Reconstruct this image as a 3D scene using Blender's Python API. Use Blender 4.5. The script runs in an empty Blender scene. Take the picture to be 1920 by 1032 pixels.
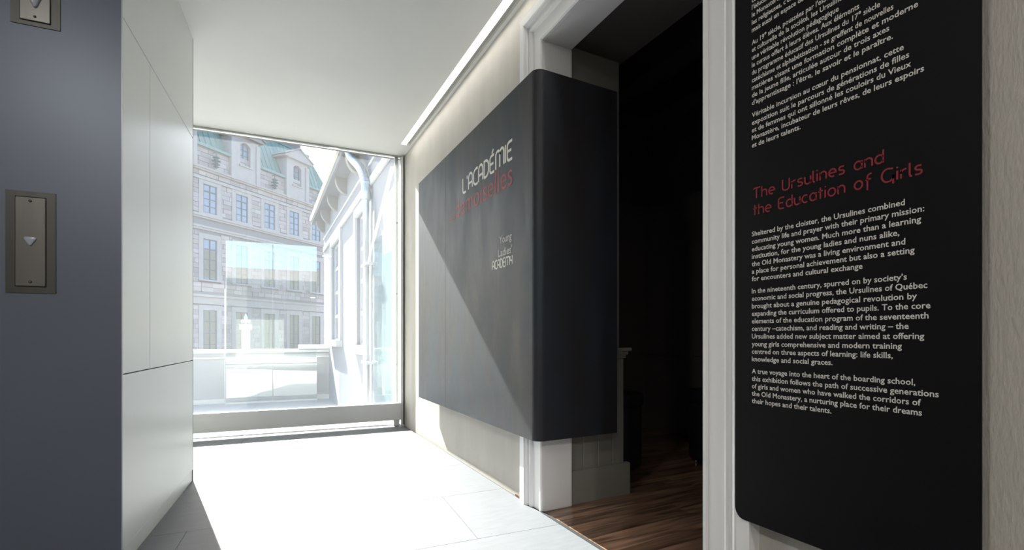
import bpy, math, random
from mathutils import Vector, Matrix
random.seed(7)
SC = bpy.context.scene
COL = SC.collection
R = math.radians
PI = math.pi
# ------------------------------------------------------------------ camera, world, sun, exposure
YAW = R(27.59)
cd = bpy.data.cameras.new('camera'); cam = bpy.data.objects.new('camera', cd); COL.objects.link(cam)
cam.location = (0, 0, .98); cam.rotation_euler = (R(90), 0, -YAW)
cd.sensor_width = 36; cd.lens = 890/1920*36; cd.shift_y = (633-516)/1920
cd.clip_start = .02; cd.clip_end = 500
SC.camera = cam
SUN_EL, SUN_AZ = 38.0, -11.0
w = bpy.data.worlds.new('sky'); SC.world = w; w.use_nodes = True
nt = w.node_tree; bg = nt.nodes['Background']
sky = nt.nodes.new('ShaderNodeTexSky'); sky.sky_type = 'NISHITA'; sky.sun_disc = False
sky.sun_elevation = R(SUN_EL); sky.sun_rotation = R(SUN_AZ); sky.air_density = 1.0; sky.dust_density = 2.0
nt.links.new(sky.outputs[0], bg.inputs[0]); bg.inputs[1].default_value = .34
sd = bpy.data.lights.new('sun', 'SUN'); sun = bpy.data.objects.new('sun', sd); COL.objects.link(sun)
sd.energy = 22.0; sd.angle = R(.53); sd.color = (1, .965, .9)
_a, _e = R(SUN_AZ), R(SUN_EL)
to_sun = Vector((math.sin(_a)*math.cos(_e), math.cos(_a)*math.cos(_e), math.sin(_e)))
sun.rotation_euler = to_sun.to_track_quat('Z', 'Y').to_euler(); sun.location = (0, 8, 12)
vs = SC.view_settings; vs.view_transform = 'Standard'; vs.look = 'None'; vs.gamma = 1; vs.use_curve_mapping = False
vs.exposure = .92

# ------------------------------------------------------------------ materials
def mat(name, col, rough=.5, metal=0., spec=.5, noise=None, bump=None, emit=None, stretch=(1, 1, 1), coat=0., attr=None):
    m = bpy.data.materials.new(name); m.use_nodes = True; t = m.node_tree; n = t.nodes; b = n['Principled BSDF']
    b.inputs['Base Color'].default_value = (*col, 1); b.inputs['Roughness'].default_value = rough
    b.inputs['Metallic'].default_value = metal; b.inputs['Specular IOR Level'].default_value = spec
    b.inputs['Coat Weight'].default_value = coat
    tc = n.new('ShaderNodeTexCoord'); mp = n.new('ShaderNodeMapping'); mp.inputs['Scale'].default_value = stretch
    t.links.new(tc.outputs['Object'], mp.inputs[0])
    src = None
    if noise:
        sc, amt, detail = noise
        nz = n.new('ShaderNodeTexNoise'); nz.inputs['Scale'].default_value = sc; nz.inputs['Detail'].default_value = detail
        t.links.new(mp.outputs[0], nz.inputs[0])
        rp = n.new('ShaderNodeMapRange'); rp.inputs[1].default_value = .3; rp.inputs[2].default_value = .7
        rp.inputs[3].default_value = 1-amt; rp.inputs[4].default_value = 1+amt
        t.links.new(nz.outputs['Fac'], rp.inputs[0])
        mx = n.new('ShaderNodeMix'); mx.data_type = 'RGBA'; mx.blend_type = 'MULTIPLY'; mx.inputs[0].default_value = 1
        mx.inputs[6].default_value = (*col, 1); t.links.new(rp.outputs[0], mx.inputs[7])
        src = mx.outputs[2]
    if attr:
        at = n.new('ShaderNodeAttribute'); at.attribute_name = attr
        mx = n.new('ShaderNodeMix'); mx.data_type = 'RGBA'; mx.blend_type = 'MULTIPLY'; mx.inputs[0].default_value = 1
        if src: t.links.new(src, mx.inputs[6])
        else: mx.inputs[6].default_value = (*col, 1)
        t.links.new(at.outputs['Color'], mx.inputs[7]); src = mx.outputs[2]
    if src: t.links.new(src, b.inputs['Base Color'])
    if bump:
        sc, st, dist = bump
        nz = n.new('ShaderNodeTexNoise'); nz.inputs['Scale'].default_value = sc; nz.inputs['Detail'].default_value = 6
        t.links.new(mp.outputs[0], nz.inputs[0])
        bp = n.new('ShaderNodeBump'); bp.inputs['Strength'].default_value = st; bp.inputs['Distance'].default_value = dist
        t.links.new(nz.outputs['Fac'], bp.inputs['Height']); t.links.new(bp.outputs[0], b.inputs['Normal'])
    if emit:
        b.inputs['Emission Color'].default_value = (*emit[0], 1); b.inputs['Emission Strength'].default_value = emit[1]
    return m

def glass_mat(name, tint, refl=1.0, base=0.0, dust=0.0, dustcol=(.8, .85, .9)):
    m = bpy.data.materials.new(name); m.use_nodes = True; t = m.node_tree; n = t.nodes
    for x in list(n): n.remove(x)
    out = n.new('ShaderNodeOutputMaterial'); tr = n.new('ShaderNodeBsdfTransparent'); tr.inputs[0].default_value = (*tint, 1)
    gl = n.new('ShaderNodeBsdfGlossy'); gl.inputs['Roughness'].default_value = 0.0
    fr = n.new('ShaderNodeFresnel'); fr.inputs[0].default_value = 1.5
    ma = n.new('ShaderNodeMath'); ma.operation = 'MULTIPLY_ADD'; ma.inputs[1].default_value = refl; ma.inputs[2].default_value = base; ma.use_clamp = True
    t.links.new(fr.outputs[0], ma.inputs[0])
    mx = n.new('ShaderNodeMixShader'); t.links.new(ma.outputs[0], mx.inputs[0])
    t.links.new(tr.outputs[0], mx.inputs[1]); t.links.new(gl.outputs[0], mx.inputs[2])
    last = mx
    if dust:
        df = n.new('ShaderNodeBsdfTranslucent'); df.inputs[0].default_value = (*dustcol, 1)
        m2 = n.new('ShaderNodeMixShader'); m2.inputs[0].default_value = dust
        t.links.new(mx.outputs[0], m2.inputs[1]); t.links.new(df.outputs[0], m2.inputs[2]); last = m2
    t.links.new(last.outputs[0], out.inputs[0])
    return m

def brushed(name, col, rough, metal, sc, st, vary=.12):
    return mat(name, col, rough, metal, noise=(sc, vary, 5), bump=(sc*3, st, .002), stretch=(1, 1, .12))

M = dict(
    ceiling=mat('ceiling_paint', (.80, .80, .775), .7, noise=(3, .01, 2)),
    plaster=mat('trowelled_plaster', (.54, .515, .475), .75, noise=(2.5, .06, 6), bump=(60, .5, .004), stretch=(1, 2.2, .6)),
    white=mat('white_trim_paint', (.86, .86, .87), .35, noise=(4, .01, 2)),
    lacquer=mat('satin_white_lacquer', (.74, .75, .73), .32, noise=(3, .01, 2)),
    gap=mat('dark_gap', (.05, .05, .05), .9),
    steel_front=mat('dark_satin_steel', (.14, .165, .215), .42, .35, noise=(1.2, .06, 4)),
    stainless=brushed('brushed_stainless', (.20, .198, .19), .38, .9, 14, .1),
    frame_steel=brushed('dull_stainless', (.105, .104, .10), .45, .9, 14, .1),
    dark=mat('dark_steel_recess', (.02, .02, .02), .5),
    button=mat('frosted_button', (.35, .38, .46), .25, coat=.5),
    black=mat('blackened_steel', (.022, .025, .032), .50, .12, .6, noise=(3.5, .35, 6), bump=(8, .08, .002), stretch=(1, 1, .45)),
    black2=mat('black_panel_coat', (.006, .006, .007), .5, .0, spec=.13, noise=(2.5, .2, 5)),
    tile=mat('slate_tile', (.125, .131, .145), .55, 0, .28, noise=(9, .07, 8), bump=(70, .35, .002), stretch=(1, 4, 1)),
    grout=mat('grout', (.085, .085, .09), .9),
    grey=mat('warm_grey_paint', (.23, .225, .205), .55, noise=(3, .02, 2)),
    darkroom=mat('charcoal_paint', (.105, .095, .09), .6, noise=(3, .05, 2)),
    vinyl=mat('black_vinyl', (.014, .016, .024), .32),
    chrome=mat('chrome', (.7, .7, .7), .15, 1),
    alu=mat('grey_powder_coat', (.52, .53, .54), .42, .3, noise=(5, .02, 2)),
    alu_white=mat('white_powder_coat', (.72, .73, .72), .35),
    rubber=mat('dark_gasket', (.04, .035, .03), .7),
    glass=glass_mat('clear_glass', (.94, .965, .96), 1.0, 0, .014),
    screen=glass_mat('blue_reflective_glass', (.93, .97, .98), 1.0, .14),
    fin=glass_mat('pale_green_glass', (.90, .965, .97), .35, .0, .02, (.8, .95, .97)),
    white_print=mat('white_print', (.72, .71, .68), .6),
    grey_print=mat('grey_print', (.55, .55, .55), .6),
    red_print=mat('red_print', (.33, .025, .045), .55),
    red_dark=mat('dark_red_print', (.27, .016, .028), .55),
    stone=mat('grey_pink_stone', (.48, .39, .36), .9, noise=(.8, .08, 5), attr='tone'),
    stone_trim=mat('dressed_stone', (.50, .415, .385), .85, noise=(1.5, .06, 5)),
    mortar=mat('mortar', (.33, .28, .27), .95),
    copper=mat('green_copper_roof', (.24, .32, .28), .7, noise=(.7, .10, 5), stretch=(2, 2, .4)),
    copper_dark=mat('weathered_copper', (.10, .16, .16), .7),
    brownstone=mat('brown_stone', (.28, .21, .22), .9, noise=(1.5, .1, 4)),
    win_dark=mat('window_sash_paint', (.16, .165, .18), .6),
    pane=mat('reflective_pane', (.30, .32, .40), .12, .0, coat=.6),
    curtain=mat('tan_blind', (.30, .25, .19), .8, noise=(6, .12, 3), stretch=(5, 5, .5)),
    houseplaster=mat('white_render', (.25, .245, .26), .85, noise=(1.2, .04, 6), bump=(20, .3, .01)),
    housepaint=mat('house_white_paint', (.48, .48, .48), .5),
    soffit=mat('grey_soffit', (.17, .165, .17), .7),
    bracket=mat('cream_bracket', (.25, .235, .215), .7),
    zinc=mat('galvanised_pipe', (.62, .64, .66), .3, .8, noise=(10, .05, 3)),
    membrane=mat('roof_membrane', (.36, .36, .36), .75, noise=(.8, .04, 5), bump=(2.5, .2, .05)),
    ground=mat('pale_paving', (.10, .10, .10), .9),
    lamp=mat('lamp_diffuser', (1, 1, 1), .5, emit=((1, .97, .9), 5.0)),
    slot=mat('slot_paint', (.45, .45, .42), .6),
)
# wood boards: object-space grain, colour per board from object random value
def wood_mat():
    m = mat('maple_boards', (.2, .1, .06), .28, coat=.35); t = m.node_tree; n = t.nodes; b = n['Principled BSDF']
    tc = n.new('ShaderNodeTexCoord'); mp = n.new('ShaderNodeMapping'); mp.inputs['Scale'].default_value = (1.6, 22, 22)
    oi = n.new('ShaderNodeObjectInfo'); vm = n.new('ShaderNodeVectorMath'); vm.operation = 'ADD'
    t.links.new(tc.outputs['Object'], vm.inputs[0]); t.links.new(oi.outputs['Random'], vm.inputs[1])
    t.links.new(vm.outputs[0], mp.inputs[0])
    nz = n.new('ShaderNodeTexNoise'); nz.inputs['Scale'].default_value = 1.6; nz.inputs['Detail'].default_value = 6; nz.inputs['Distortion'].default_value = .6
    t.links.new(mp.outputs[0], nz.inputs[0])
    cr = n.new('ShaderNodeValToRGB'); e = cr.color_ramp.elements
    e[0].position = .32; e[0].color = (.085, .045, .030, 1); e[1].position = .66; e[1].color = (.46, .27, .18, 1)
    t.links.new(nz.outputs['Fac'], cr.inputs[0])
    mr = n.new('ShaderNodeMapRange'); mr.inputs[3].default_value = .55; mr.inputs[4].default_value = 1.25
    t.links.new(oi.outputs['Random'], mr.inputs[0])
    mx = n.new('ShaderNodeMix'); mx.data_type = 'RGBA'; mx.blend_type = 'MULTIPLY'; mx.inputs[0].default_value = 1
    t.links.new(cr.outputs[0], mx.inputs[6]); t.links.new(mr.outputs[0], mx.inputs[7])
    t.links.new(mx.outputs[2], b.inputs['Base Color'])
    return m
M['wood'] = wood_mat()
def patina(m):
    t = m.node_tree; n = t.nodes; b = n['Principled BSDF']
    tc = n.new('ShaderNodeTexCoord'); mp = n.new('ShaderNodeMapping'); mp.inputs['Scale'].default_value = (3, 3, .9)
    t.links.new(tc.outputs['Object'], mp.inputs[0])
    nz = n.new('ShaderNodeTexNoise'); nz.inputs['Scale'].default_value = 1.3; nz.inputs['Detail'].default_value = 9; nz.inputs['Roughness'].default_value = .7; nz.inputs['Distortion'].default_value = .4
    t.links.new(mp.outputs[0], nz.inputs[0])
    cr = n.new('ShaderNodeValToRGB'); e = cr.color_ramp.elements
    e[0].position = .36; e[0].color = (.026, .023, .025, 1); e[1].position = .62; e[1].color = (.019, .029, .043, 1)
    x = e.new(.5); x.color = (.020, .024, .033, 1)
    t.links.new(nz.outputs['Fac'], cr.inputs[0]); t.links.new(cr.outputs[0], b.inputs['Base Color'])
    mr = n.new('ShaderNodeMapRange'); mr.inputs[1].default_value = .35; mr.inputs[2].default_value = .65; mr.inputs[3].default_value = .42; mr.inputs[4].default_value = .58
    t.links.new(nz.outputs['Fac'], mr.inputs[0]); t.links.new(mr.outputs[0], b.inputs['Roughness'])
patina(M['black'])

# ------------------------------------------------------------------ mesh helpers
class MB:
    def __init__(s): s.v = []; s.f = []; s.tone = []
    def face(s, pts):
        i = len(s.v); s.v += [tuple(p) for p in pts]; s.f.append(list(range(i, i+len(pts))))
    def box(s, x0, x1, y0, y1, z0, z1, tone=None, bev=0):
        if x0 > x1: x0, x1 = x1, x0
        if y0 > y1: y0, y1 = y1, y0
        if z0 > z1: z0, z1 = z1, z0
        i = len(s.v)
        s.v += [(x0, y0, z0), (x1, y0, z0), (x1, y1, z0), (x0, y1, z0), (x0, y0, z1), (x1, y0, z1), (x1, y1, z1), (x0, y1, z1)]
        s.f += [[i+a for a in q] for q in ((0, 3, 2, 1), (4, 5, 6, 7), (0, 1, 5, 4), (1, 2, 6, 5), (2, 3, 7, 6), (3, 0, 4, 7))]
        if tone is not None: s.tone += [tone]*6
        return s
    def prism(s, poly, axis, a0, a1):
        """poly: list of 2-D points, extruded along axis ('x','y','z') from a0 to a1"""
        def P(p, a): return {'x': (a, p[0], p[1]), 'y': (p[0], a, p[1]), 'z': (p[0], p[1], a)}[axis]
        i = len(s.v); n = len(poly)
        s.v += [P(p, a0) for p in poly] + [P(p, a1) for p in poly]
        s.f.append([i+k for k in range(n)][::-1]); s.f.append([i+n+k for k in range(n)])
        for k in range(n): s.f.append([i+k, i+(k+1) % n, i+n+(k+1) % n, i+n+k])
        return s
    def loft(s, rings, cap=True, closed=True):
        i = len(s.v); n = len(rings[0])
        for r in rings: s.v += [tuple(p) for p in r]
        for a in range(len(rings)-1):
            for k in range(n if closed else n-1):
                s.f.append([i+a*n+k, i+a*n+(k+1) % n, i+(a+1)*n+(k+1) % n, i+(a+1)*n+k])
        if cap: s.f.append([i+k for k in range(n)][::-1]); s.f.append([i+(len(rings)-1)*n+k for k in range(n)])
        return s
    def lathe(s, c, prof, n=24, axis='z'):
        rings = []
        for r, h in prof:
            ring = []
            for k in range(n):
                a = 2*PI*k/n; u, v = r*math.cos(a), r*math.sin(a)
                ring.append({'z': (c[0]+u, c[1]+v, c[2]+h), 'y': (c[0]+u, c[1]+h, c[2]+v), 'x': (c[0]+h, c[1]+u, c[2]+v)}[axis])
            rings.append(ring)
        return s.loft(rings)
    def tube(s, pts, rad, n=12):
        pts = [Vector(p) for p in pts]; rings = []
        for i, p in enumerate(pts):
            d = (pts[min(i+1, len(pts)-1)]-pts[max(i-1, 0)]).normalized()
            a = Vector((1, 0, 0)) if abs(d.x) < .9 else Vector((0, 1, 0))
            u = d.cross(a).normalized(); v = d.cross(u)
            r = rad[i] if isinstance(rad, (list, tuple)) else rad
            rings.append([p+u*r*math.cos(2*PI*k/n)+v*r*math.sin(2*PI*k/n) for k in range(n)])
        return s.loft(rings)
    def build(s, name, m, parent=None, bevel=0, smooth=False, kind=None, label=None, segs=2, ref=None):
        me = bpy.data.meshes.new(name); me.from_pydata(s.v, [], s.f); me.materials.append(M[m] if isinstance(m, str) else m)
        import bmesh
        bm = bmesh.new(); bm.from_mesh(me); bmesh.ops.recalc_face_normals(bm, faces=bm.faces)
        if bevel:
            bmesh.ops.bevel(bm, geom=[e for e in bm.edges if len(e.link_faces) == 2 and e.calc_face_angle(0) > R(40)], offset=bevel, segments=segs, affect='EDGES', clamp_overlap=True)
        bm.to_mesh(me); bm.free()
        if s.tone and not bevel:
            at = me.color_attributes.new('tone', 'FLOAT_COLOR', 'CORNER')
            for p, c in zip(me.polygons, s.tone):
                for li in p.loop_indices: at.data[li].color = (*c, 1)
        if smooth:
            for p in me.polygons: p.use_smooth = True
            try: me.set_sharp_from_angle(angle=R(35))
            except Exception: pass
        o = bpy.data.objects.new(name, me); COL.objects.link(o)
        if parent: o.parent = parent
        if kind: o['kind'] = kind
        if label: o['label'] = label
        return o
def bx(*a, **k): return MB().box(*a, **k)
def empty(name, loc=(0, 0, 0), rz=0, label=None, cat=None, group=None, kind=None):
    o = bpy.data.objects.new(name, None); COL.objects.link(o); o.location = loc; o.rotation_euler = (0, 0, rz); o.empty_display_size = .1
    return tag(o, label, cat, group, kind)
def tag(o, label=None, cat=None, group=None, kind=None):
    if label: o['label'] = label
    if cat: o['category'] = cat
    if group: o['group'] = group
    if kind: o['kind'] = kind
    return o
def copy_tree(o, parent=None):
    c = o.copy(); COL.objects.link(c); c.parent = parent
    for ch in [x for x in bpy.data.objects if x.parent == o]: copy_tree(ch, c)
    return c

# ------------------------------------------------------------------ key dimensions (metres)
CE = 3.02                     # ceiling height
WX = 1.40                     # face of right wall
D1, D2, DT = 1.18, 2.28, 2.65 # doorway: near jamb, far jamb, head
A = R(4.3)                    # the lift block and the window wall are turned by 4.3 degrees
gx = lambda X: 5.32 - (X-1.4)*math.tan(A)     # Y of the glass plane at X

# ------------------------------------------------------------------ structure: floor
fl = bx(-5.2, 1.372, -3.2, 5.9, -.06, -.002).build('floor', 'grout', kind='structure')
ca, sa = math.cos(A), math.sin(A)
ex = Vector((ca, -sa)); ey = Vector((sa, ca)); S = .662
# tile rows follow the window wall; row joints fitted to the two joints seen
c0 = 2.847 + 0.0
def clip(poly, f):
    out = []
    for i, p in enumerate(poly):
        q = poly[(i+1) % len(poly)]; a, b = f(p), f(q)
        if a >= 0: out.append(p)
        if (a >= 0) != (b >= 0): t = a/(a-b); out.append((p[0]+(q[0]-p[0])*t, p[1]+(q[1]-p[1])*t))
    return out
W_T = 1.32
for j in range(-5, 5):
    for i in range(-3, 3):
        u0 = i*W_T+(.66 if j % 2 else 0)+.1; v0 = c0+j*S; g = .0012
        if v0+S < .35 and (u0 > 1.6 or u0 < -2.6): continue
        c = [(u0+g, v0+g), (u0+W_T-g, v0+g), (u0+W_T-g, v0+S-g), (u0+g, v0+S-g)]
        P = [tuple(ex*a+ey*b) for a, b in c]
        P = clip(P, lambda p: 1.372-p[0]); P = clip(P, lambda p: p[0]+5.2) if P else P
        P = clip(P, lambda p: p[1]+3.2) if P else P
        P = clip(P, lambda p: gx(p[0])+.25-p[1]) if P else P
        if len(P) > 2: MB().prism(P, 'z', -.002, 0).build('tile', 'tile', fl)
# wood floor of the dark room
wf = bx(1.372, 3.75, -1.2, 3.98, -.06, -.014).build('floor', 'gap', kind='structure')
bx(1.372, 1.392, D1-.2, D2+.01, -.014, .003).build('threshold_strip', 'dark', wf)
PW = .083; y = .3; row = 0
while y < 3.9:
    x = 1.392 if y < D2+.3 else 1.9
    first = True
    while x < 3.68:
        L = random.uniform(.45, 1.25) if not first else random.uniform(.3, 1.2)
        first = False
        x1 = min(x+L, 3.70)
        if x1-x > .05:
            o = bx(-(x1-x)/2+.0005, (x1-x)/2-.0005, -PW/2+.0005, PW/2-.0005, -.0135, 0).build('floorboard', 'wood', wf)
            o.location = ((x+x1)/2, y+PW/2, 0)
        x = x1
    y += PW; row += 1

# ------------------------------------------------------------------ structure: ceiling with the light slot
cl = MB()
L0, L1, LE = 1.283, 1.375, 4.98
cl.prism([(-5.2, -3.2), (L0, -3.2), (L0, gx(L0)+.08), (-5.2, gx(-5.2)+.08)], 'z', CE, CE+.3)
cl.prism([(L0, LE), (WX+.02, LE), (WX+.02, gx(1.4)+.08), (L0, gx(L0)+.08)], 'z', CE, CE+.3)
cl.box(L1, WX+.02, -3.2, LE, CE, CE+.3).box(L0, L1, -3.2, LE, CE+.07, CE+.3)
ceil = cl.build('ceiling', 'ceiling', kind='structure')
lt = empty('strip_light', (L0, 1, CE), 0, 'long recessed white strip light in the ceiling along the right wall', 'light')
def loc_parts(root, obs):
    for o in obs: o.parent = root; o.matrix_parent_inverse = Matrix.Translation(-root.location)
loc_parts(lt, [bx(L0+.002, 1.336, -3.1, LE-.006, CE+.012, CE+.02).build('diffuser', 'lamp'),
               MB().box(1.337, L1-.002, -3.1, LE-.006, CE+.02, CE+.026).box(1.3365, 1.3385, -3.1, LE-.006, CE-.001, CE+.02).build('housing', 'slot')])
# edge strip of the ceiling along the glass
MB().prism([(-2.4, gx(-2.4)-.012), (1.398, gx(1.398)-.012), (1.398, gx(1.398)+.03), (-2.4, gx(-2.4)+.03)], 'z', CE-.012, CE).build('trim_1', 'slot', kind='structure')

MB().prism([(-5.2, gx(-5.2)+.085), (1.4, gx(1.4)+.085), (1.4, gx(1.4)+.12), (-5.2, gx(-5.2)+.12)], 'z', CE, CE+.36).build('trim_3', 'darkroom', kind='structure')  # unseen dark strip, added to keep the sunlit slab edge out of reflections
bx(-5.2, 2, -3.3, 5.35, CE+.3, CE+.34).build('roof_cover', 'darkroom', kind='structure')
# ------------------------------------------------------------------ structure: right wall with doorway
bx(WX, 1.97, D2+.10, 5.42, -.05, CE+.3).build('wall_right', 'plaster', kind='structure')
bx(WX, 1.97, -3.2, D1-.08, -.05, CE+.3).build('wall_right_near', 'plaster', kind='structure')
bx(WX, 1.97, D1-.08, D2+.10, DT+.09, CE+.3).build('wall_right_head', 'plaster', kind='structure')
# jambs / passage linings
dr = empty('door_1', (WX, (D1+D2)/2, 0), kind='structure')
prof = [(0, 0), (0, .018), (.006, .026), (.018, .026), (.024, .020), (.092, .020), (.098, .030), (.108, .036), (.118, .034), (.124, .028), (.132, .028), (.136, .040), (.146, .044), (.152, .042), (.158, .050), (.204, .050), (.204, 0)]
def casing(pA, pB):   # pA/pB: functions (w)->(Y,Z)
    r = [[(WX-p, *f(w_)) for w_, p in prof] for f in (pA, pB)]
    return MB().loft(r)
parts = [casing(lambda w_: (D2+w_, 0), lambda w_: (D2+w_, DT+w_)).build('side_casing', 'white'),
         casing(lambda w_: (D2+w_, DT+w_), lambda w_: (D1-w_, DT+w_)).build('head_casing', 'white'),
         casing(lambda w_: (D1-w_, DT+w_), lambda w_: (D1-w_, 0)).build('side_casing', 'white'),
         bx(WX, 1.583, D2, D2+.1, 0, DT).build('jamb', 'white', bevel=.002),
         bx(WX, 1.583, D1-.08, D1, 0, DT).build('jamb', 'white', bevel=.002),
         bx(WX, 1.583, D1-.08, D2+.1, DT, DT+.09).build('head_jamb', 'white', bevel=.002)]
loc_parts(dr, parts)
# grey lined passage
ps = MB(); ps.box(1.583, 1.97, D2+.045, D2+.1, 0, 2.71).build('wall_passage', 'grey', kind='structure')
bx(1.583, 1.97, D1-.08, D1-.03, 0, 2.71).build('wall_passage_near', 'grey', kind='structure')
bx(1.583, 1.99, D1-.08, D2+.1, 2.70, 2.74).build('ceiling_passage', 'darkroom', kind='structure')
wn = empty('wainscot', (1.6, D2+.045, 0), kind='structure')
loc_parts(wn, [bx(x0, x1, D2+.028, D2+.045, .19, .85).build('beadboard', 'grey', bevel=.004, segs=1) for x0, x1 in ((1.584, 1.684), (1.686, 1.795), (1.797, 1.905), (1.907, 1.995))]
          + [bx(1.584, 2.03, D2+.008, D2+.045, 0, .198).build('baseboard', 'grey', bevel=.003),
             MB().box(1.584, 2.035, D2-.002, D2+.045, .895, .915).box(1.584, 2.02, D2+.012, D2+.045, .872, .895).box(1.584, 2.008, D2+.020, D2+.045, .85, .872).build('cap_rail', 'grey', bevel=.003),
             bx(1.96, 2.0, D2+.045, D2+.16, .0, .87).build('end_board', 'grey')])

# dark room
RX, RY, RZ = 3.68, 3.90, 3.62
bx(1.97, RX+.1, RY, RY+.1, -.05, RZ).build('wall_back', 'darkroom', kind='structure')
bx(RX, RX+.1, -1.2, RY, -.05, RZ).build('wall_side', 'darkroom', kind='structure')
bx(1.97, RX, -1.3, -1.2, -.05, RZ).build('wall_front', 'darkroom', kind='structure')
bx(1.95, RX+.1, -1.3, RY+.1, RZ, RZ+.1).build('ceiling_room', 'darkroom', kind='structure')
MB().box(1.97, 1.985, D2+.10, RY, 0, RZ).box(1.97, 1.985, -1.2, D1-.08, 0, RZ).box(1.97, 1.985, D1-.08, D2+.1, 2.74, RZ).build('wall_inner', 'darkroom', kind='structure')
crown = [(0, 0), (.10, 0), (.10, -.02), (.06, -.05), (.03, -.10), (.025, -.13), (0, -.13)]
cz = 3.31
t2 = empty('trim_2', (RX, RY, cz), kind='structure')
loc_parts(t2, [MB().prism([(RY-a, cz+b) for a, b in crown], 'x', 1.99, RX).build('crown_moulding', 'darkroom'),
               MB().prism([(RX-a, cz+b) for a, b in crown], 'y', -1.2, RY).build('crown_moulding', 'darkroom'),
               bx(1.99, RX, RY-.03, RY, .80, .86).build('chair_rail', 'darkroom', bevel=.008),
               bx(RX-.03, RX, -1.2, RY, .80, .86).build('chair_rail', 'darkroom', bevel=.008),
               bx(1.99, RX, RY-.02, RY, 0, .18).build('baseboard', 'darkroom', bevel=.005),
               bx(RX-.02, RX, -1.2, RY, 0, .18).build('baseboard', 'darkroom', bevel=.005)])
bx(2.9, 3.12, -1.2, RY, 3.24, RZ).build('ceiling_beam', 'darkroom', kind='structure')

# stools
def stool(x, y):
    r = empty('stool', (x, y, 0)); pr = []
    MB().lathe((0, 0, 0), [(.01, .03), (.165, .03), (.172, .04), (.175, .1), (.175, .47), (.172, .475)], 40).build('body', 'vinyl', r, smooth=True)
    MB().lathe((0, 0, 0), [(.17, .476), (.185, .48), (.19, .5), (.19, .545), (.18, .565), (.14, .575), (.01, .578)], 40).build('cushion', 'vinyl', r, smooth=True)
    for k in range(4):
        a = PI/4+k*PI/2+.3
        MB().lathe((.13*math.cos(a), .13*math.sin(a), 0), [(.016, 0), (.02, .004), (.02, .03)], 12).build('foot', 'chrome', r, smooth=True)
    return r
s1 = stool(2.36, 2.80); tag(s1, 'round black upholstered stool just behind the grey wainscot end in dark room', 'stool')
s2 = copy_tree(s1); s2.location = (3.12, 2.57, 0); tag(s2, 'second black stool deeper in dark room, mostly hidden by right door casing', 'stool')

# ------------------------------------------------------------------ lift block: white clad side and dark front
P0 = Vector((-.53, 2.542))
lb = empty('wall_left', (P0.x, P0.y, 0), -A, kind='structure')     # local x = to the right, local y = away
bx(-2.3, -.018, .02, 1.33-.004, 0, CE).build('core', 'gap', lb)
g = .002
LEN = 1.335
rows = [(0.0, .076, [(0, LEN)]), (.080, .820, [(0, LEN)]), (.825, 2.336, [(0, .3765), (.3800, LEN)]), (2.341, CE, [(0, LEN)])]
for z0, z1, spans in rows:
    for a, b in spans:
        bx(-.018, 0 if z0 else -.004, a+(.003 if a == 0 else 0), b, z0, z1).build('baseboard' if z0 == 0 else 'wall_panel', 'lacquer', lb, bevel=.0012, segs=1)
bx(-2.3, 0, LEN-.004, LEN+.014, 0, CE).build('end_panel', 'grey', lb)
# front of lift shaft
fr = empty('wall_front_left', (P0.x, P0.y, 0), -A, kind='structure')
bx(-3.4, -.003, -.003, .02, 0, CE).build('steel_panel', 'steel_front', fr)
bx(-.003, .0005, -.004, .003, 0, CE).build('corner_edge', 'alu', fr)

def tri(cx, cz, wd, ht, rad, n=6):
    """rounded downward triangle outline in x,z"""
    pts = [(cx-wd/2, cz+ht/2), (cx+wd/2, cz+ht/2), (cx, cz-ht/2)]
    out = []
    for i, p in enumerate(pts):
        p = Vector(p); a = Vector(pts[i-1]); b = Vector(pts[(i+1) % 3])
        d1 = (a-p).normalized(); d2 = (b-p).normalized()
        for k in range(n+1):
            t = k/n; q = (p+d1*rad)*(1-t)**2+2*p*t*(1-t)+(p+d2*rad)*t*t
            out.append((q.x, q.y))
    return out
def station(name, lx, z0, z1, iz0, iz1, label, button):
    W_ = .152; r = empty(name, (P0.x-math.cos(A)*lx, P0.y+math.sin(A)*lx, z0), -A, label, 'lift panel')
    H = z1-z0
    m = MB(); e = .031; b0, b1 = iz0-z0-.004, iz1-z0+.004
    m.box(-W_/2, -W_/2+e-.003, -.007, -.0031, 0, H).box(W_/2-e+.003, W_/2, -.007, -.0031, 0, H)
    m.box(-W_/2+e-.003, W_/2-e+.003, -.007, -.0031, 0, b0).box(-W_/2+e-.003, W_/2-e+.003, -.007, -.0031, b1, H)
    m.build('surround_plate', 'frame_steel', r)
    bx(-W_/2+e-.003, W_/2-e+.003, -.0045, -.0031, b0, b1).build('recess', 'dark', r)
    bx(-W_/2+e, W_/2-e, -.012, -.0046, iz0-z0, iz1-z0).build('face_plate', 'stainless', r, bevel=.0015)
    for z in (iz0-z0+.016, iz1-z0-.014):
        MB().lathe((0, -.0121, z), [(.0052, 0), (.0050, -.0015), (.003, -.003), (.0012, -.0022)], 16, 'y').build('screw', 'dark' , r, smooth=True)
        MB().lathe((0, -.0151, z), [(.0018, 0), (.0012, -.0006)], 8, 'y').build('screw_socket', 'chrome', r)
    cz_, wd, ht, rad, dep = button
    o1 = tri(0, cz_-z0, wd, ht, rad); o2 = tri(0, cz_-z0+.001, wd*.82, ht*.82, rad*.82)
    MB().loft([[(x, -.0121, z) for x, z in o1], [(x, -.0121-dep*.7, z) for x, z in o1], [(x, -.0121-dep, z) for x, z in o2]]).build('call_button' if ht < .05 else 'arrow_lens', 'button', r, smooth=True)
    return r
station('lift_call_panel', .291, 1.156, 1.560, 1.184, 1.535, 'lower brushed steel lift call plate with small triangular down button', (1.358, .046, .040, .014, .006))
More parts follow.
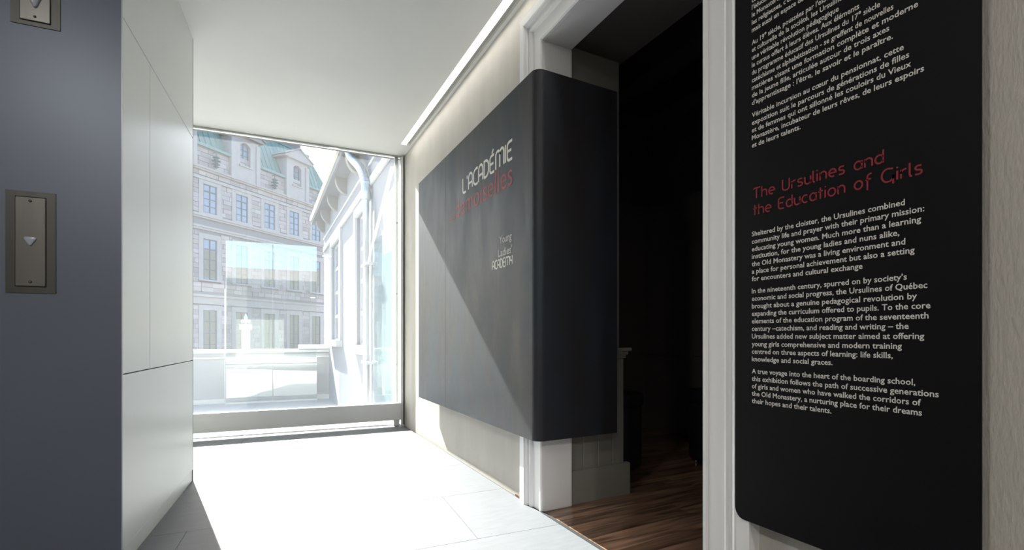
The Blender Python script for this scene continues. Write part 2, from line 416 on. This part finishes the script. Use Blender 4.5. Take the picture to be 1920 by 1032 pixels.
station('lift_lantern_panel', .277, 2.221, 2.625, 2.240, 2.605, 'upper brushed steel lift lantern plate with large arrow lens at frame top', (2.345, .094, .135, .03, .012))

# rest of the lobby behind the camera
bx(-5.2, WX, -3.3, -3.2, -.05, CE+.3).build('wall_rear', 'plaster', kind='structure')
bx(-5.3, -5.2, -3.3, 6.0, -.05, CE+.3).build('wall_far_left', 'ceiling', kind='structure')
bx(-5.2, -2.4, gx(-3.8), gx(-3.8)+.15, -.05, CE+.3).build('wall_window_side', 'grey', kind='structure')
for i, (x, y) in enumerate([(-1.6, .2), (-1.6, -1.9), (.3, -1.9)]):  # fill lamps added out of view to brighten the near side of the room
    c = empty('ceiling_lamp', (x, y, CE), 0, ['round recessed ceiling lamp nearest the lift in the lobby behind the viewer', 'round recessed ceiling lamp at the back left of the lobby', 'round recessed ceiling lamp at the back right of the lobby'][i], 'light')
    MB().lathe((0, 0, 0), [(.1, -.001), (.13, -.008), (.15, -.006), (.155, 0)], 32).build('ring', 'alu_white', c, smooth=True)
    MB().lathe((0, 0, 0), [(.001, -.009), (.098, -.009), (.098, -.002)], 32).build('diffuser', 'lamp', c)
    ld = bpy.data.lights.new('ceiling_lamp_light', 'AREA'); ld.shape = 'DISK'; ld.size = .2; ld.energy = 17; ld.color = (1, .95, .88)
    lo = bpy.data.objects.new('ceiling_lamp_light', ld); COL.objects.link(lo); lo.parent = c; lo.location = (0, 0, -.015)

# ------------------------------------------------------------------ window_1: glass wall at the end
wi = empty('window_1', (1.4, 5.32, 0), -A, kind='structure')   # local x negative = left
GL = -3.75
bx(GL, -.03, 0, .012, .0, CE-.013).build('glass_pane', 'glass', wi)
tz0, tz1 = .068, .252
bx(GL, -.045, -.10, -.04, tz0, tz1).build('bottom_rail', 'alu', wi, bevel=.003)
bx(-.125, -.065, -.09, -.045, 0.002, tz0-.001).build('rail_foot', 'alu', wi, bevel=.003)
bx(GL, -.03, -.012, .024, 0.001, .012).build('floor_channel', 'alu_white', wi)
bx(-.040, -.014, -.05, .03, 0, CE-.014).build('post', 'alu_white', wi, bevel=.002)
bx(-.014, -.0015, -.022, .03, 0, CE-.014).build('gasket', 'rubber', wi)
bx(-.098, -.062, .013, .03, .0, CE-.014).build('glass_stop', 'alu_white', wi)
for y_ in (423, 553, 683):
    z = .98+(633-y_)/890*5.45
    MB().lathe((-.072, -.0005, z), [(.012, 0), (.012, -.008), (.008, -.012), (.001, -.012)], 16, 'y').build('screw', 'chrome', wi, smooth=True)

# ------------------------------------------------------------------ stroke lettering
def arc(cx, cy, rx, ry, a0, a1, n=9):
    return [(cx+rx*math.cos(R(a0+(a1-a0)*k/n)), cy+ry*math.sin(R(a0+(a1-a0)*k/n))) for k in range(n+1)]
G = {
 'L': (.46, [[(0, 1)]+arc(.18, .2, .18, .2, 180, 270)+[(.42, 0)]]),
 "'": (.05, [[(.0, 1.0), (.0, .78)]]),
 'A': (.52, [[(0, 0)]+arc(.25, .66, .25, .34, 180, 0, 14)+[(.5, 0)], [(0, .38), (.5, .38)]]),
 'C': (.50, [arc(.36, .72, .34, .28, 60, 180)+arc(.36, .28, .34, .28, 180, 300)]),
 'D': (.52, [[(0, 0), (0, 1), (.12, 1)]+arc(.16, .62, .34, .38, 90, 0)+arc(.16, .38, .34, .38, 0, -90)+[(0, 0)]]),
 'E': (.48, [[(.46, 1)]+arc(.2, .8, .2, .2, 90, 180)+arc(.2, .2, .2, .2, 180, 270)+[(.46, 0)], [(0, .52), (.38, .52)]]),
 'M': (.84, [[(0, 0)]+arc(.21, .74, .21, .26, 180, 0, 12)+[(.42, 0)], arc(.62, .74, .20, .26, 180, 0, 12)+[(.82, 0)]]),
 'I': (.04, [[(0, 0), (0, 1)]]),
 'Y': (.46, [[(0, 1)]+arc(.23, .66, .23, .22, 180, 330, 10)+[(.44, .6)], [(.45, 1), (.45, 0)]]),
 'T': (.56, [[(-.04, .93)]+[(.1, 1), (.58, 1)], [(.26, 1), (.26, 0)]]),
 'U': (.56, [[(0, 1)]+arc(.27, .27, .27, .27, 180, 360, 12)+[(.54, 1)]]),
 'G': (.72, [[(.66, .93)]+arc(.36, .5, .36, .5, 70, 300, 18)+[(.66, .22), (.66, .45)], [(.66, .45), (.66, -.22)]]),
 'h': (.44, [[(0, 1), (0, 0)], [(0, .4)]+arc(.22, .4, .21, .24, 180, 0, 10)+[(.43, 0)]]),
 'n': (.44, [[(0, .66), (0, 0)], [(0, .4)]+arc(.22, .4, .21, .26, 180, 0, 10)+[(.43, 0)]]),
 'u': (.44, [[(0, .66)]+arc(.22, .26, .21, .26, 180, 360, 10)+[(.43, .66)], [(.43, .3), (.43, 0)]]),
 'e': (.5, [[(.02, .34), (.47, .34)]+arc(.245, .34, .235, .31, 0, 300, 16)]),
 'r': (.3, [[(0, .66), (0, 0)], [(0, .36)]+arc(.24, .38, .24, .27, 180, 95, 6)+[(.3, .65)]]),
 's': (.36, [[(.34, .62)]+arc(.17, .49, .15, .155, 80, 250, 8)+arc(.19, .175, .16, .16, 70, -100, 8)+[(0, .03)]]),
 'l': (.12, [[(0, 1)]+[(0, .14), (.05, .02), (.13, 0)]]),
 'i': (.04, [[(0, .66), (0, 0)], [(0, .86), (0, .96)]]),
 'a': (.48, [arc(.235, .33, .235, .32, 20, 340, 18), [(.46, .66), (.46, 0)]]),
 'd': (.48, [arc(.235, .33, .235, .32, 20, 340, 18), [(.46, 1), (.46, 0)]]),
 'c': (.42, [arc(.25, .33, .25, .32, 55, 305, 14)]),
 't': (.3, [[(.12, .95), (.12, 0)], [(-.04, .6), (.3, .66)]]),
 'o': (.52, [arc(.25, .33, .25, .32, 0, 360, 22)]),
 'f': (.34, [[(.12, -.25), (.12, .75)]+arc(.32, .78, .2, .22, 180, 90, 5)+[(.38, 1)], [(0, .55), (.34, .6)]]),
 'É': (.48, None), ' ': (.3, []),
}
G['É'] = (.48, G['E'][1]+[[(.2, 1.12), (.38, 1.34)]])
G['y'] = G['Y']
def ribbon(mb, pts, hw, place):
    n = len(pts); L_, R_ = [], []
    for i in range(n):
        p = Vector(pts[i]); a = Vector(pts[max(i-1, 0)]); b = Vector(pts[min(i+1, n-1)])
        d0 = (p-a).normalized() if i else (b-p).normalized(); d1 = (b-p).normalized() if i < n-1 else d0
        t = (d0+d1).normalized(); nn = Vector((-t.y, t.x)); k = 1/max(.5, nn.dot(Vector((-d0.y, d0.x))))
        L_.append(p+nn*hw*k); R_.append(p-nn*hw*k)
    for i in range(n-1): mb.face([place(L_[i]), place(R_[i]), place(R_[i+1]), place(L_[i+1])])
def stroke_text(mb, txt, Y0, Y1, Z0, cap, X, hw, gap=.16):
    tot = sum(G[c][0]+gap for c in txt)-gap; sx = (Y0-Y1)/tot/cap; x = 0
    for c in txt:
        wd, st = G[c]
        for pl in st:
            pts = []
            for (a, b) in pl:
                q = ((x+a)*cap*sx, b*cap)
                if not pts or (Vector(q)-Vector(pts[-1])).length > 1e-5: pts.append(q)
            ribbon(mb, pts, hw, lambda p: (X, Y0-p.x, Z0+p.y))
        x += wd+gap
def font_text(mb, txt, Y0, Y1, Z0, size, X, weight=0, sx=None, res=3):
    """built-in font set on a plane X=const, reading towards -Y"""
    cu = bpy.data.curves.new('lettering', 'FONT'); cu.body = txt; cu.size = size; cu.resolution_u = res; cu.offset = weight
    o = bpy.data.objects.new('lettering', cu); COL.objects.link(o)
    dg = bpy.context.evaluated_depsgraph_get(); dg.update()
    me = bpy.data.meshes.new_from_object(o.evaluated_get(dg))
    vs_ = [v.co.copy() for v in me.vertices]; x0 = min(v.x for v in vs_); x1 = max(v.x for v in vs_)
    s = (Y0-Y1)/(x1-x0) if Y1 is not None else sx
    i = len(mb.v); mb.v += [(X, Y0-(v.x-x0)*s, Z0+v.y) for v in vs_]
    mb.f += [[i+k for k in p.vertices] for p in me.polygons]
    bpy.data.objects.remove(o); bpy.data.curves.remove(cu); bpy.data.meshes.remove(me)
    return s
def build_print(mb, name, m, parent, label=None):
    me = bpy.data.meshes.new(name); me.from_pydata(mb.v, [], mb.f); me.materials.append(M[m])
    o = bpy.data.objects.new(name, me); COL.objects.link(o); loc_parts(parent, [o])
    if label: o['label'] = label
    return o

# ------------------------------------------------------------------ exhibition panel wrapped round the corner
PX, PY, Z0, Z1 = 1.30, 2.207, .414, 2.438
ep = empty('title_panel', (PX, PY, Z0), 0, 'large blackened steel title panel wrapping round the far side of the doorway', 'sign')
rr = .05; th = .04
outer = [(PX, 3.6495)]+[(PX+rr-rr*math.cos(R(a)), PY+rr-rr*math.sin(R(a))) for a in range(0, 91, 9)]+[(1.857, PY)]
ri = rr-th
inner = [(1.857, PY+th)]+[(PX+rr-ri*math.cos(R(a)), PY+rr-ri*math.sin(R(a))) for a in range(90, -1, -15)]+[(PX+th, 3.6495)]
sh = [MB().prism(outer+inner, 'z', Z0, Z1).build('steel_sheet', 'black', smooth=True), bx(PX, PX+th, 3.6530, 4.398, Z0, Z1).build('steel_sheet', 'black')]
st = [bx(PX+th, WX-.001, y_, y_+.04, z_, z_+.04).build('standoff', 'dark') for y_ in (2.95, 3.55) for z_ in (.8, 2.0)]
loc_parts(ep, sh+st)
TX = PX-.0012
m = MB(); stroke_text(m, "L'ACADÉMIE", 3.268, 2.480, 2.040, .108, TX, .0085, .14); build_print(m, 'title_lettering', 'white_print', ep, 'white rounded capitals')
m = MB(); font_text(m, 'demoiselles', 3.412, 2.480, 1.886, .205, TX, -.001, res=4); font_text(m, 'des', 3.565, 3.435, 1.888, .066, TX, -.0004)
build_print(m, 'subtitle_lettering', 'red_print', ep, 'red thin lettering')
m = MB(); font_text(m, 'Young', 2.655, 2.490, 1.561, .066, TX, .0009); font_text(m, "Ladies'", 2.672, 2.484, 1.482, .066, TX, .0009); build_print(m, 'grey_lettering', 'grey_print', ep, 'small grey lettering')
m = MB(); stroke_text(m, 'ACADEMY', 2.757, 2.482, 1.413, .052, TX, .0045, .14); build_print(m, 'small_title_lettering', 'white_print', ep, 'small white capitals')

# ------------------------------------------------------------------ text panel on the near wall
QX = 1.343
tp = empty('text_panel', (QX, .7, .417), 0, 'black wall panel of white and red text on the right of the doorway', 'sign')
r_ = .032; yl, yr, zb, zt = 1.021, .4295, .403, 2.438
out = [(yl, zt), (yl, zb+r_)]+[(yl-r_+r_*math.cos(R(a)), zb+r_-r_*math.sin(R(a))) for a in range(0, 91, 15)]+[(yr, zb), (yr, zt)]
loc_parts(tp, [MB().prism(out, 'x', QX, QX+.006).build('board', 'black2', bevel=.001)]+[bx(QX+.006, WX-.001, y_, y_+.04, z_, z_+.04).build('standoff', 'dark') for y_ in (.5, .68) for z_ in (.7, 2.0)])
TQ = QX-.0008
cY, sY = math.cos(YAW), math.sin(YAW)
def tY(px):  # panel coordinate Y for a measured column of the photograph
    u = (px-960)/890; return QX/(sY+u*cY)*(cY-u*sY)
def tZ(py):  # height of a baseline measured at the left margin
    u = (1410-960)/890; return .98+(633-py)/890*QX/(sY+u*cY)
YL = tY(1410)
FR1 = [("communautaire", 5.5, None), ("l'éducation des filles,", 19, None), ("le Monastère,", 33, None), ("les religieuses, c'est", 47.3, None), ("mais aussi un espace de", 61.3, None)]
FR2 = [("Au 19ᵉ siècle, poussées par l'essor", 85.2, None), ("et culturelle de la société, les Ursulines", 98.6, None), ("une véritable révolution pédagogique", 112.9, None), ("le cursus offert à leurs élèves. Aux éléments", 127, None),
       ("du programme éducatif des Ursulines du 17ᵉ siècle", 141.3, None), ("catéchisme et alphabétisation - se greffent de nouvelles", 155.5, None), ("matières visant une formation complète et moderne", 169.6, 1721.7),
       ("de la jeune fille, articulée autour de trois axes", 183.8, 1667.7), ("d'apprentissage : l'être, le savoir et le paraître.", 197.9, 1674.5)]
FR3 = [("Véritable incursion au cœur du pensionnat, cette", 221, 1694.9), ("exposition suit le parcours de générations de filles", 235.3, 1705), ("et de femmes qui ont sillonné les couloirs du Vieux", 249.3, 1708.6),
       ("Monastère, incubateur de leurs rêves, de leurs espoirs", 263.4, 1732.8), ("et de leurs talents.", 277.6, 1501.5)]
EN1 = [("Sheltered by the cloister, the Ursulines combined", 443.8, 1696.9), ("community life and prayer with their primary mission:", 457.9, 1733.4), ("educating young women. Much more than a learning", 472, 1727.5),
       ("institution, for the young ladies and nuns alike,", 486, 1686.7), ("the Old Monastery was a living environment and", 500, 1697.8), ("a place for personal achievement but also a setting", 513.9, 1715.3), ("for encounters and cultural exchange", 527.8, 1617.6)]
EN2 = [("In the nineteenth century, spurred on by society’s", 550.6, 1700.7), ("economic and social progress, the Ursulines of Québec", 564.6, 1739.2), ("brought about a genuine pedagogical revolution by", 578.9, 1719.7), ("expanding the curriculum offered to pupils. To the core", 592.9, 1745),
       ("elements of the education program of the seventeenth", 606.9, 1741.5), ("century –catechism, and reading and writing – the", 620.9, 1704.2), ("Ursulines added new subject matter aimed at offering", 635.2, 1733.4), ("young girls comprehensive and modern training", 649.6, 1691.4),
       ("centred on three aspects of learning: life skills,", 663.5, 1674.2), ("knowledge and social graces.", 677.6, 1561.3)]
EN3 = [("A true voyage into the heart of the boarding school,", 700.3, 1716.4), ("this exhibition follows the path of successive generations", 714.4, 1760.5), ("of girls and women who have walked the corridors of", 728.2, 1727), ("the Old Monastery, a nurturing place for their dreams", 742, 1729), ("their hopes and their talents.", 755.8, 1559.2)]
for para in (FR1, FR2, FR3, EN1, EN2, EN3):
    m = MB()
    for txt, py, pr in para:
        font_text(m, txt, YL, tY(pr) if pr else None, tZ(py), .0210, TQ, .0003, sx=.80, res=2)
    build_print(m, 'paragraph', 'white_print', tp)
m = MB()
stroke_text(m, 'The Ursulines and', .955, tY(1657), tZ(374.5), .032, TQ, .0020, .17)
stroke_text(m, 'the Education of Girls', .955, tY(1729), tZ(405), .032, TQ, .0020, .17)
build_print(m, 'heading', 'red_dark', tp, 'dark red rounded lettering')

# ------------------------------------------------------------------ outside: ground, flat roof, parapet, glass screen
bx(-70, 80, 5.6, 130, -6.2, -6).build('ground', 'ground', kind='structure')
RZ0 = -.5
bx(-9, 1.4, gx(-2)+.02, 12.4, RZ0-.2, RZ0).build('flat_roof', 'membrane', kind='structure')
MB().prism([(-3.3, gx(-3.3)+.03), (1.39, gx(1.39)+.035), (1.39, gx(1.39)+.3), (-3.3, gx(-3.3)+.3)], 'z', RZ0-.2, -.012).build('window_ledge', 'membrane', kind='structure')
pa = empty('roof_parapet', (0, 12.4, RZ0), -A*.9, 'low white parapet wall across the flat roof outside the window', 'wall')
bx(-9, 1.5, 0, .25, 0, 1.12).build('upstand', 'membrane', pa)
bx(-9, 1.5, -.04, .30, 1.12, 1.2).build('coping', 'housepaint', pa, bevel=.01)
bx(-9, 1.5, -.02, 0, 1.0, 1.035).build('drip_strip', 'alu', pa)
bx(-9, 1.5, -.06, 0, 0, .10).build('flashing', 'alu', pa)
bx(.72, 1.5, -.08, .34, 1.2, 1.3).build('coping_block', 'housepaint', pa, bevel=.01)
gs = empty('glass_screen', (-.74, 12.33, RZ0), -A*.9, 'tall frameless glass screen standing on the roof in front of the parapet', 'glass screen')
for k in range(2):
    bx(.01+k*.93, .925+k*.93, -.14, -.126, .04, 3.62).build('glass_panel', 'screen', gs)
bx(0, 1.87, -.15, -.11, 0.0, .04).build('base_rail', 'alu', gs)
bx(-.022, .0, -.15, -.11, 0.0, 2.55).build('edge_strip', 'housepaint', gs)
# chimney pipe with finial
ch = empty('chimney_pipe', (-.43, 14.5, -6), 0, 'slim white chimney pipe with a fleur finial behind the parapet', 'chimney')
zz = 6+.98
MB().lathe((0, 0, 0), [(.10, 0), (.10, zz+.2), (.15, zz+.2), (.15, zz+.33), (.16, zz+.35), (.13, zz+.35), (.01, zz+.36)], 20).build('pipe', 'housepaint', ch, smooth=True)
fin = [(-.03, 0), (.03, 0), (.035, .06), (.12, .04), (.15, .12), (.10, .16), (.05, .13), (.06, .22), (0, .34), (-.06, .22), (-.05, .13), (-.10, .16), (-.15, .12), (-.12, .04), (-.035, .06)]
MB().prism([(x*.8, z*.9+zz+.34) for x, z in fin], 'y', -.03, .03).build('finial', 'housepaint', ch)

# ------------------------------------------------------------------ white house in line with the wall
ho = empty('white_house', (1.4, 9, -6), 0, 'white rendered house with bracketed eaves close outside on the right', 'house')
HP = []
wins = [(10.25, 11.65, .92, 3.05), (7.50, 8.35, .85, 3.0)]
m = MB()
ys = sorted([5.36, 13.32]+[v for w_ in wins for v in w_[:2]])
HX0, HX1 = 1.4, 1.75
m.box(HX0, HX1, 5.45, wins[1][0], -6, 4.05).box(HX0, HX1, wins[1][1], wins[0][0], -6, 4.05).box(HX0, HX1, wins[0][1], 13.32, -6, 4.05)
for a, b, z0, z1 in wins: m.box(HX0, HX1, a, b, -6, z0).box(HX0, HX1, a, b, z1, 4.05)
m.box(HX1, 6, 13.1, 13.32, -6, 4.05)
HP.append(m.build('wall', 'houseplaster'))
def tilt_roof():
    # soffit board, fascia, pitched sheet
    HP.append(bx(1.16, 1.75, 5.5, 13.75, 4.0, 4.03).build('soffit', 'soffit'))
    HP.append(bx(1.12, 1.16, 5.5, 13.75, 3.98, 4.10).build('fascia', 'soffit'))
    HP.append(MB().prism([(1.08, 4.10), (6.0, 7.3), (6.0, 7.4), (1.08, 4.16)], 'y', 5.5, 13.8).build('roof', 'zinc'))
tilt_roof()
for yb in (8.2, 9.5, 10.8, 12.1, 13.2):
    pl = [(1.4, 4.0), (1.19, 4.0)]+[(1.4-.21*math.cos(R(a)), 4.0-.30*math.sin(R(a))) for a in range(15, 91, 15)]
    HP.append(MB().prism(pl, 'y', yb-.06, yb+.06).build('bracket', 'bracket'))
HP.append(bx(1.365, 1.4, 5.7, 13.3, 3.2, 3.33).build('frieze_board', 'housepaint', bevel=.006))
HP.append(bx(1.375, 1.4, 5.7, 13.3, 3.52, 3.56).build('upper_moulding', 'housepaint'))
for i, (a, b, z0, z1) in enumerate(wins):
    wq = empty('window', (1.4, (a+b)/2, z0)); HP.append(wq)
    def sub(o): o.parent = wq; o.matrix_parent_inverse = Matrix.Translation(-wq.location)
    c = MB(); k = .15
    c.box(1.36, 1.41, a-k, a, z0, z1+k).box(1.36, 1.41, b, b+k, z0, z1+k).box(1.36, 1.41, a, b, z1, z1+k); sub(c.build('casing', 'housepaint', bevel=.006))
    sub(bx(1.27, 1.42, a-.2, b+.2, z0-.13, z0).build('sill', 'housepaint', bevel=.008))
    mid = (a+b)/2; c = MB(); n = 4
    for s0, s1 in ((a, mid-.03), (mid+.03, b)):
        c.box(1.45, 1.49, s0, s0+.07, z0, z1).box(1.45, 1.49, s1-.07, s1, z0, z1)
        for r in range(n+1):
            zc = z0+(z1-z0)*r/n; c.box(1.451, 1.489, s0+.07, s1-.07, max(z0, zc-.035), min(z1, zc+.035))
    c.box(1.44, 1.5, mid-.03, mid+.03, z0, z1); sub(c.build('sash', 'housepaint'))
    sub(bx(1.465, 1.475, a, b, z0, z1).build('pane', 'pane'))
loc_parts(ho, HP)
# downpipe fixed to the house
pts = []
def bez(p0, p1, p2, p3, n=18):
    out = []
    for k in range(n+1):
        t = k/n; out.append(tuple(p0[i]*(1-t)**3+3*p1[i]*t*(1-t)**2+3*p2[i]*t*t*(1-t)+p3[i]*t**3 for i in range(3)))
    return out
pth = bez((1.20, 8.0, 4.1), (1.20, 7.98, 3.7), (1.32, 7.15, 3.65), (1.32, 7.10, 3.05), 48)
rad = [.062+.006*math.sin(i*PI) + (.007 if i % 2 else -.004) for i in range(len(pth))]
dp = [MB().tube(pth, rad, 14).build('crinkled_bend', 'zinc', smooth=True), MB().tube([(1.32, 7.10, 3.05), (1.32, 7.10, -.5)], .05, 16).build('downpipe', 'zinc', smooth=True),
      MB().tube([(1.34, 6.86, 2.9), (1.34, 6.86, -.5)], .022, 12).build('conduit', 'zinc', smooth=True)]
dp.append(MB().lathe((1.32, 7.10, 2.98), [(.05, 0), (.07, 0), (.07, .09), (.05, .09)], 18).build('collar', 'zinc', smooth=True))
for zc in (.60, 2.0): dp.append(bx(1.26, 1.4, 6.82, 7.18, zc, zc+.04).build('pipe_clamp', 'zinc'))
loc_parts(ho, dp)
fn = empty('glass_fin', (1.34, 5.6, -.5), 0, 'pale green glass fin panel beside the downpipe just outside the window', 'glass screen')
loc_parts(fn, [bx(1.33, 1.342, 5.62, 6.7, -.46, 2.3).build('glass_panel', 'fin'), bx(1.32, 1.352, 5.60, 6.72, -.5, -.46).build('base_rail', 'alu')])

# ------------------------------------------------------------------ stone building across the street
FA = math.atan2(.663, .749)
sb = empty('stone_building', (-4.03, 47.08, -6), FA, 'tall grey-pink stone building with green copper mansard roof and dormers', 'building')
ZB = 6   # local z = world z + 6
QL, QR = -9.0, 14.6
cols = [-9+3*i for i in range(1, 8)]; cols = [-6, -3, 0, 3, 6, 9, 12]
rowsw = [(-.6, 3.25), (5.8, 9.2), (11.35, 13.75)]
WH = .6
bx(QL, QR, .06, 12, 0, 16.9+ZB-.05).build('masonry_core', 'mortar', sb)
openings = [(c-WH, c+WH, z0, z1) for c in cols for z0, z1 in rowsw]
surr = [(c-WH-.38, c+WH+.38, z0-.0, z1+.42) for c in cols for z0, z1 in rowsw]
def bandclear(z0, z1): return any(z0 < b1 and z1 > b0 for b0, b1 in ((3.75, 4.55), (9.9, 10.25), (10.85, 11.2), (14.05, 14.3), (14.8, 15.1)))
blk = MB(); z = -6; h = .385; r = 0
while z < 16.8:
    x = QL-(r % 2)*.45-random.random()*.2
    while x < QR:
        L = random.choice((.62, .8, .95, 1.1)); x0, x1 = max(x, QL), min(x+L, QR)
        segs = [(x0, x1)]
        for a, b, c, d in surr:
            if z+h > c+.02 and z < d-.02:
                segs = [s for p, q in segs for s in ((p, min(q, a)), (max(p, b), q)) if s[1]-s[0] > .05]
        if not bandclear(z, z+h):
            for p, q in segs:
                t = random.uniform(.80, 1.14); tn = (t*random.uniform(.97, 1.06), t, t*random.uniform(.97, 1.07))
                blk.box(p+.014, q-.014, -random.uniform(0, .035), .06, z+ZB+.014, z+h+ZB-.014, tone=tn)
        x += L
    z += h; r += 1
# cut openings are kept open by the surrounds; recess built per window
o = blk.build('stone_blocks', 'stone', sb, kind='stuff')
bands = MB()
for z0, z1, p in ((3.75, 3.95, .12), (3.95, 4.35, .05), (4.35, 4.55, .18), (9.9, 10.08, .08), (10.08, 10.25, .16), (10.85, 11.0, .10), (11.0, 11.2, .2), (14.05, 14.3, .12), (14.8, 14.95, .18), (14.95, 15.1, .3)):
    bands.box(QL, QR+p, -p, .06, z0+ZB, z1+ZB)
bands.build('string_courses', 'stone_trim', sb)
proto = {}
for ci, c in enumerate(cols):
    for ri, (z0, z1) in enumerate(rowsw):
        if ri in proto:
            w2 = copy_tree(proto[ri], sb); w2.location = (c, -.06, z0+ZB); continue
        wq = empty('window', (c, -.06, z0+ZB)); wq.parent = sb; proto[ri] = wq; H = z1-z0
        s_ = MB(); s_.box(-WH-.38, -WH, 0, .10, 0, H+.42).box(WH, WH+.38, 0, .10, 0, H+.42).box(-WH, WH, 0, .10, H, H+.42).box(WH+.40, WH+.46, .0, .10, 0, H+.6)
        s_.build('surround', 'stone_trim', wq)
        bx(-WH-.45, WH+.45, -.10, .1, -.14, -.001).build('sill', 'stone_trim', wq)
        f_ = MB(); y0, y1 = .02, .07
        f_.box(-WH, -WH+.07, y0, y1, 0, H).box(WH-.07, WH, y0, y1, 0, H).box(-.04, .04, y0, y1, 0, H).box(-WH, WH, y0, y1, 0, .07).box(-WH, WH, y0, y1, H-.07, H)
        for k in range(1, 4): f_.box(-WH, WH, y0+.005, y1-.005, H*k/4-.025, H*k/4+.025)
        if ri: f_.box(-WH, WH, y0-.01, y1, H*.74, H*.74+.09)
        f_.build('sash', 'win_dark', wq)
        bx(-WH+.001, WH-.001, .078, .098, 0, H).build('pane', 'curtain' if ri == 0 else 'pane', wq)
        if ri == 1: bx(-WH+.05, WH-.05, .071, .077, H*.05, H*.72).build('blind', 'curtain', wq)
# mansard roof
EZ = 16.9+ZB; TZ = 21.0+ZB; SB_ = 2.0
mr = MB(); mr.loft([[(QL, .34, EZ), (QR+.1, .34, EZ), (QR+.1, 12, EZ), (QL, 12, EZ)], [(QL, SB_, TZ), (QR-1.6, SB_, TZ), (QR-1.6, 11, TZ), (QL, 11, TZ)]]); mr.build('mansard_roof', 'copper', sb)
for a, b in ((QL, -4.26), (-1.30, 1.74), (4.70, 7.74), (10.70, QR+.25)): bx(a, b, -.28, .36, EZ-.14, EZ+.06).build('eave_gutter', 'copper', sb)
sm = MB(); x = QL+.2
while x < QR-.1:
    xt = min(x, QR-1.62); d = .05
    ringA = [(x-.025, 0.34-d, EZ+.05), (x+.025, 0.34-d, EZ+.05), (x+.025, .34+.05, EZ+.05), (x-.025, .34+.05, EZ+.05)]
    ringB = [(xt-.025+(0), SB_-d, TZ), (xt+.025, SB_-d, TZ), (xt+.025, SB_+.05, TZ), (xt-.025, SB_+.05, TZ)]
    sm.loft([ringA, ringB]); x += .52
sm.build('roof_seams', 'copper', sb, kind='stuff')
bx(QL, QR-1.55, SB_-.1, SB_+.4, TZ, TZ+.18).build('roof_curb', 'copper', sb)
MB().box(7.2, 12.4, SB_+.5, SB_+3, TZ, TZ+1.5).box(7.0, 12.65, SB_+.35, SB_+3.15, TZ+1.5, TZ+1.75).build('roof_parapet', 'brownstone', sb)
# dormers
def dormer(c):
    dq = empty('dormer', (c, 0, 15.9+ZB)); dq.parent = sb
    H = 3.05; W_ = 1.35; a = .52
    m = MB(); m.box(-W_, -a, -.22, 2.2, -1.0, H).box(a, W_, -.22, 2.2, -1.0, H).box(-a, a, -.22, 2.2, -1.0, .5)
    # arched head block over the opening
    arch = [(-a, H)]+[(-a+2*a*k/10, 2.30+.28*math.sin(PI*k/10)) for k in range(11)]+[(a, H)]
    m.prism(arch[::-1], 'y', -.22, 0.2)
    m.box(-W_-.12, -W_+.28, -.34, .1, -1.0, 2.7).box(W_-.28, W_+.12, -.34, .1, -1.0, 2.7)
    m.build('dormer_walls', 'stone_trim', dq)
    bx(-a-.15, a+.15, -.34, 0, .38, .5).build('sill', 'stone_trim', dq)
    p = MB(); p.prism([(-W_-.45, H), (W_+.45, H), (W_+.45, H+.16), (0, H+1.12), (-W_-.45, H+.16)], 'y', -.50, 2.6)
    p.build('pediment', 'stone_trim', dq)
    tr_ = MB(); tr_.prism([(-W_-.55, H+.16), (-W_-.55, H+.28), (0, H+1.30), (W_+.55, H+.28), (W_+.55, H+.16), (0, H+1.13)], 'y', -.62, 2.8).build('raking_cornice', 'stone_trim', dq)
    f_ = MB(); f_.box(-a, -a+.06, .06, .12, .5, 2.5).box(a-.06, a, .06, .12, .5, 2.5).box(-.035, .035, .06, .12, .5, 2.6)
    for k in range(1, 4): f_.box(-a, a, .065, .115, .5+k*.5-.02, .5+k*.5+.02)
    f_.build('sash', 'win_dark', dq)
    bx(-a+.001, a-.001, .13, .15, .5, 2.6).build('pane', 'pane', dq)
    return dq
d0 = dormer(-2.78)
for c in (3.22, 9.22):
    d1 = copy_tree(d0, sb); d1.location = (c, 0, 15.9+ZB)
# copper ornaments on iron hooks between the dormers
og = MB(); og.tube([(0, -.05, 1.2), (0, -.3, 1.25), (0, -.42, 1.1), (0, -.42, .95)], .035, 8)
og.lathe((0, -.42, 0), [(.02, -.15), (.10, -.05), (.22, 0), (.10, .06), (.12, .16), (.3, .22), (.12, .32), (.14, .42), (.34, .50), (.14, .6), (.16, .7), (.28, .78), (.08, .9), (.03, 1.0)], 14)
for i, c in enumerate((-5.8, .22, 6.2, 12.1)):
    q = og.build('copper_ornament', 'copper_dark', sb, smooth=True) if i == 0 else q.copy()
    if i: COL.objects.link(q)
    q.location = (c, -.05, 15.3+ZB)
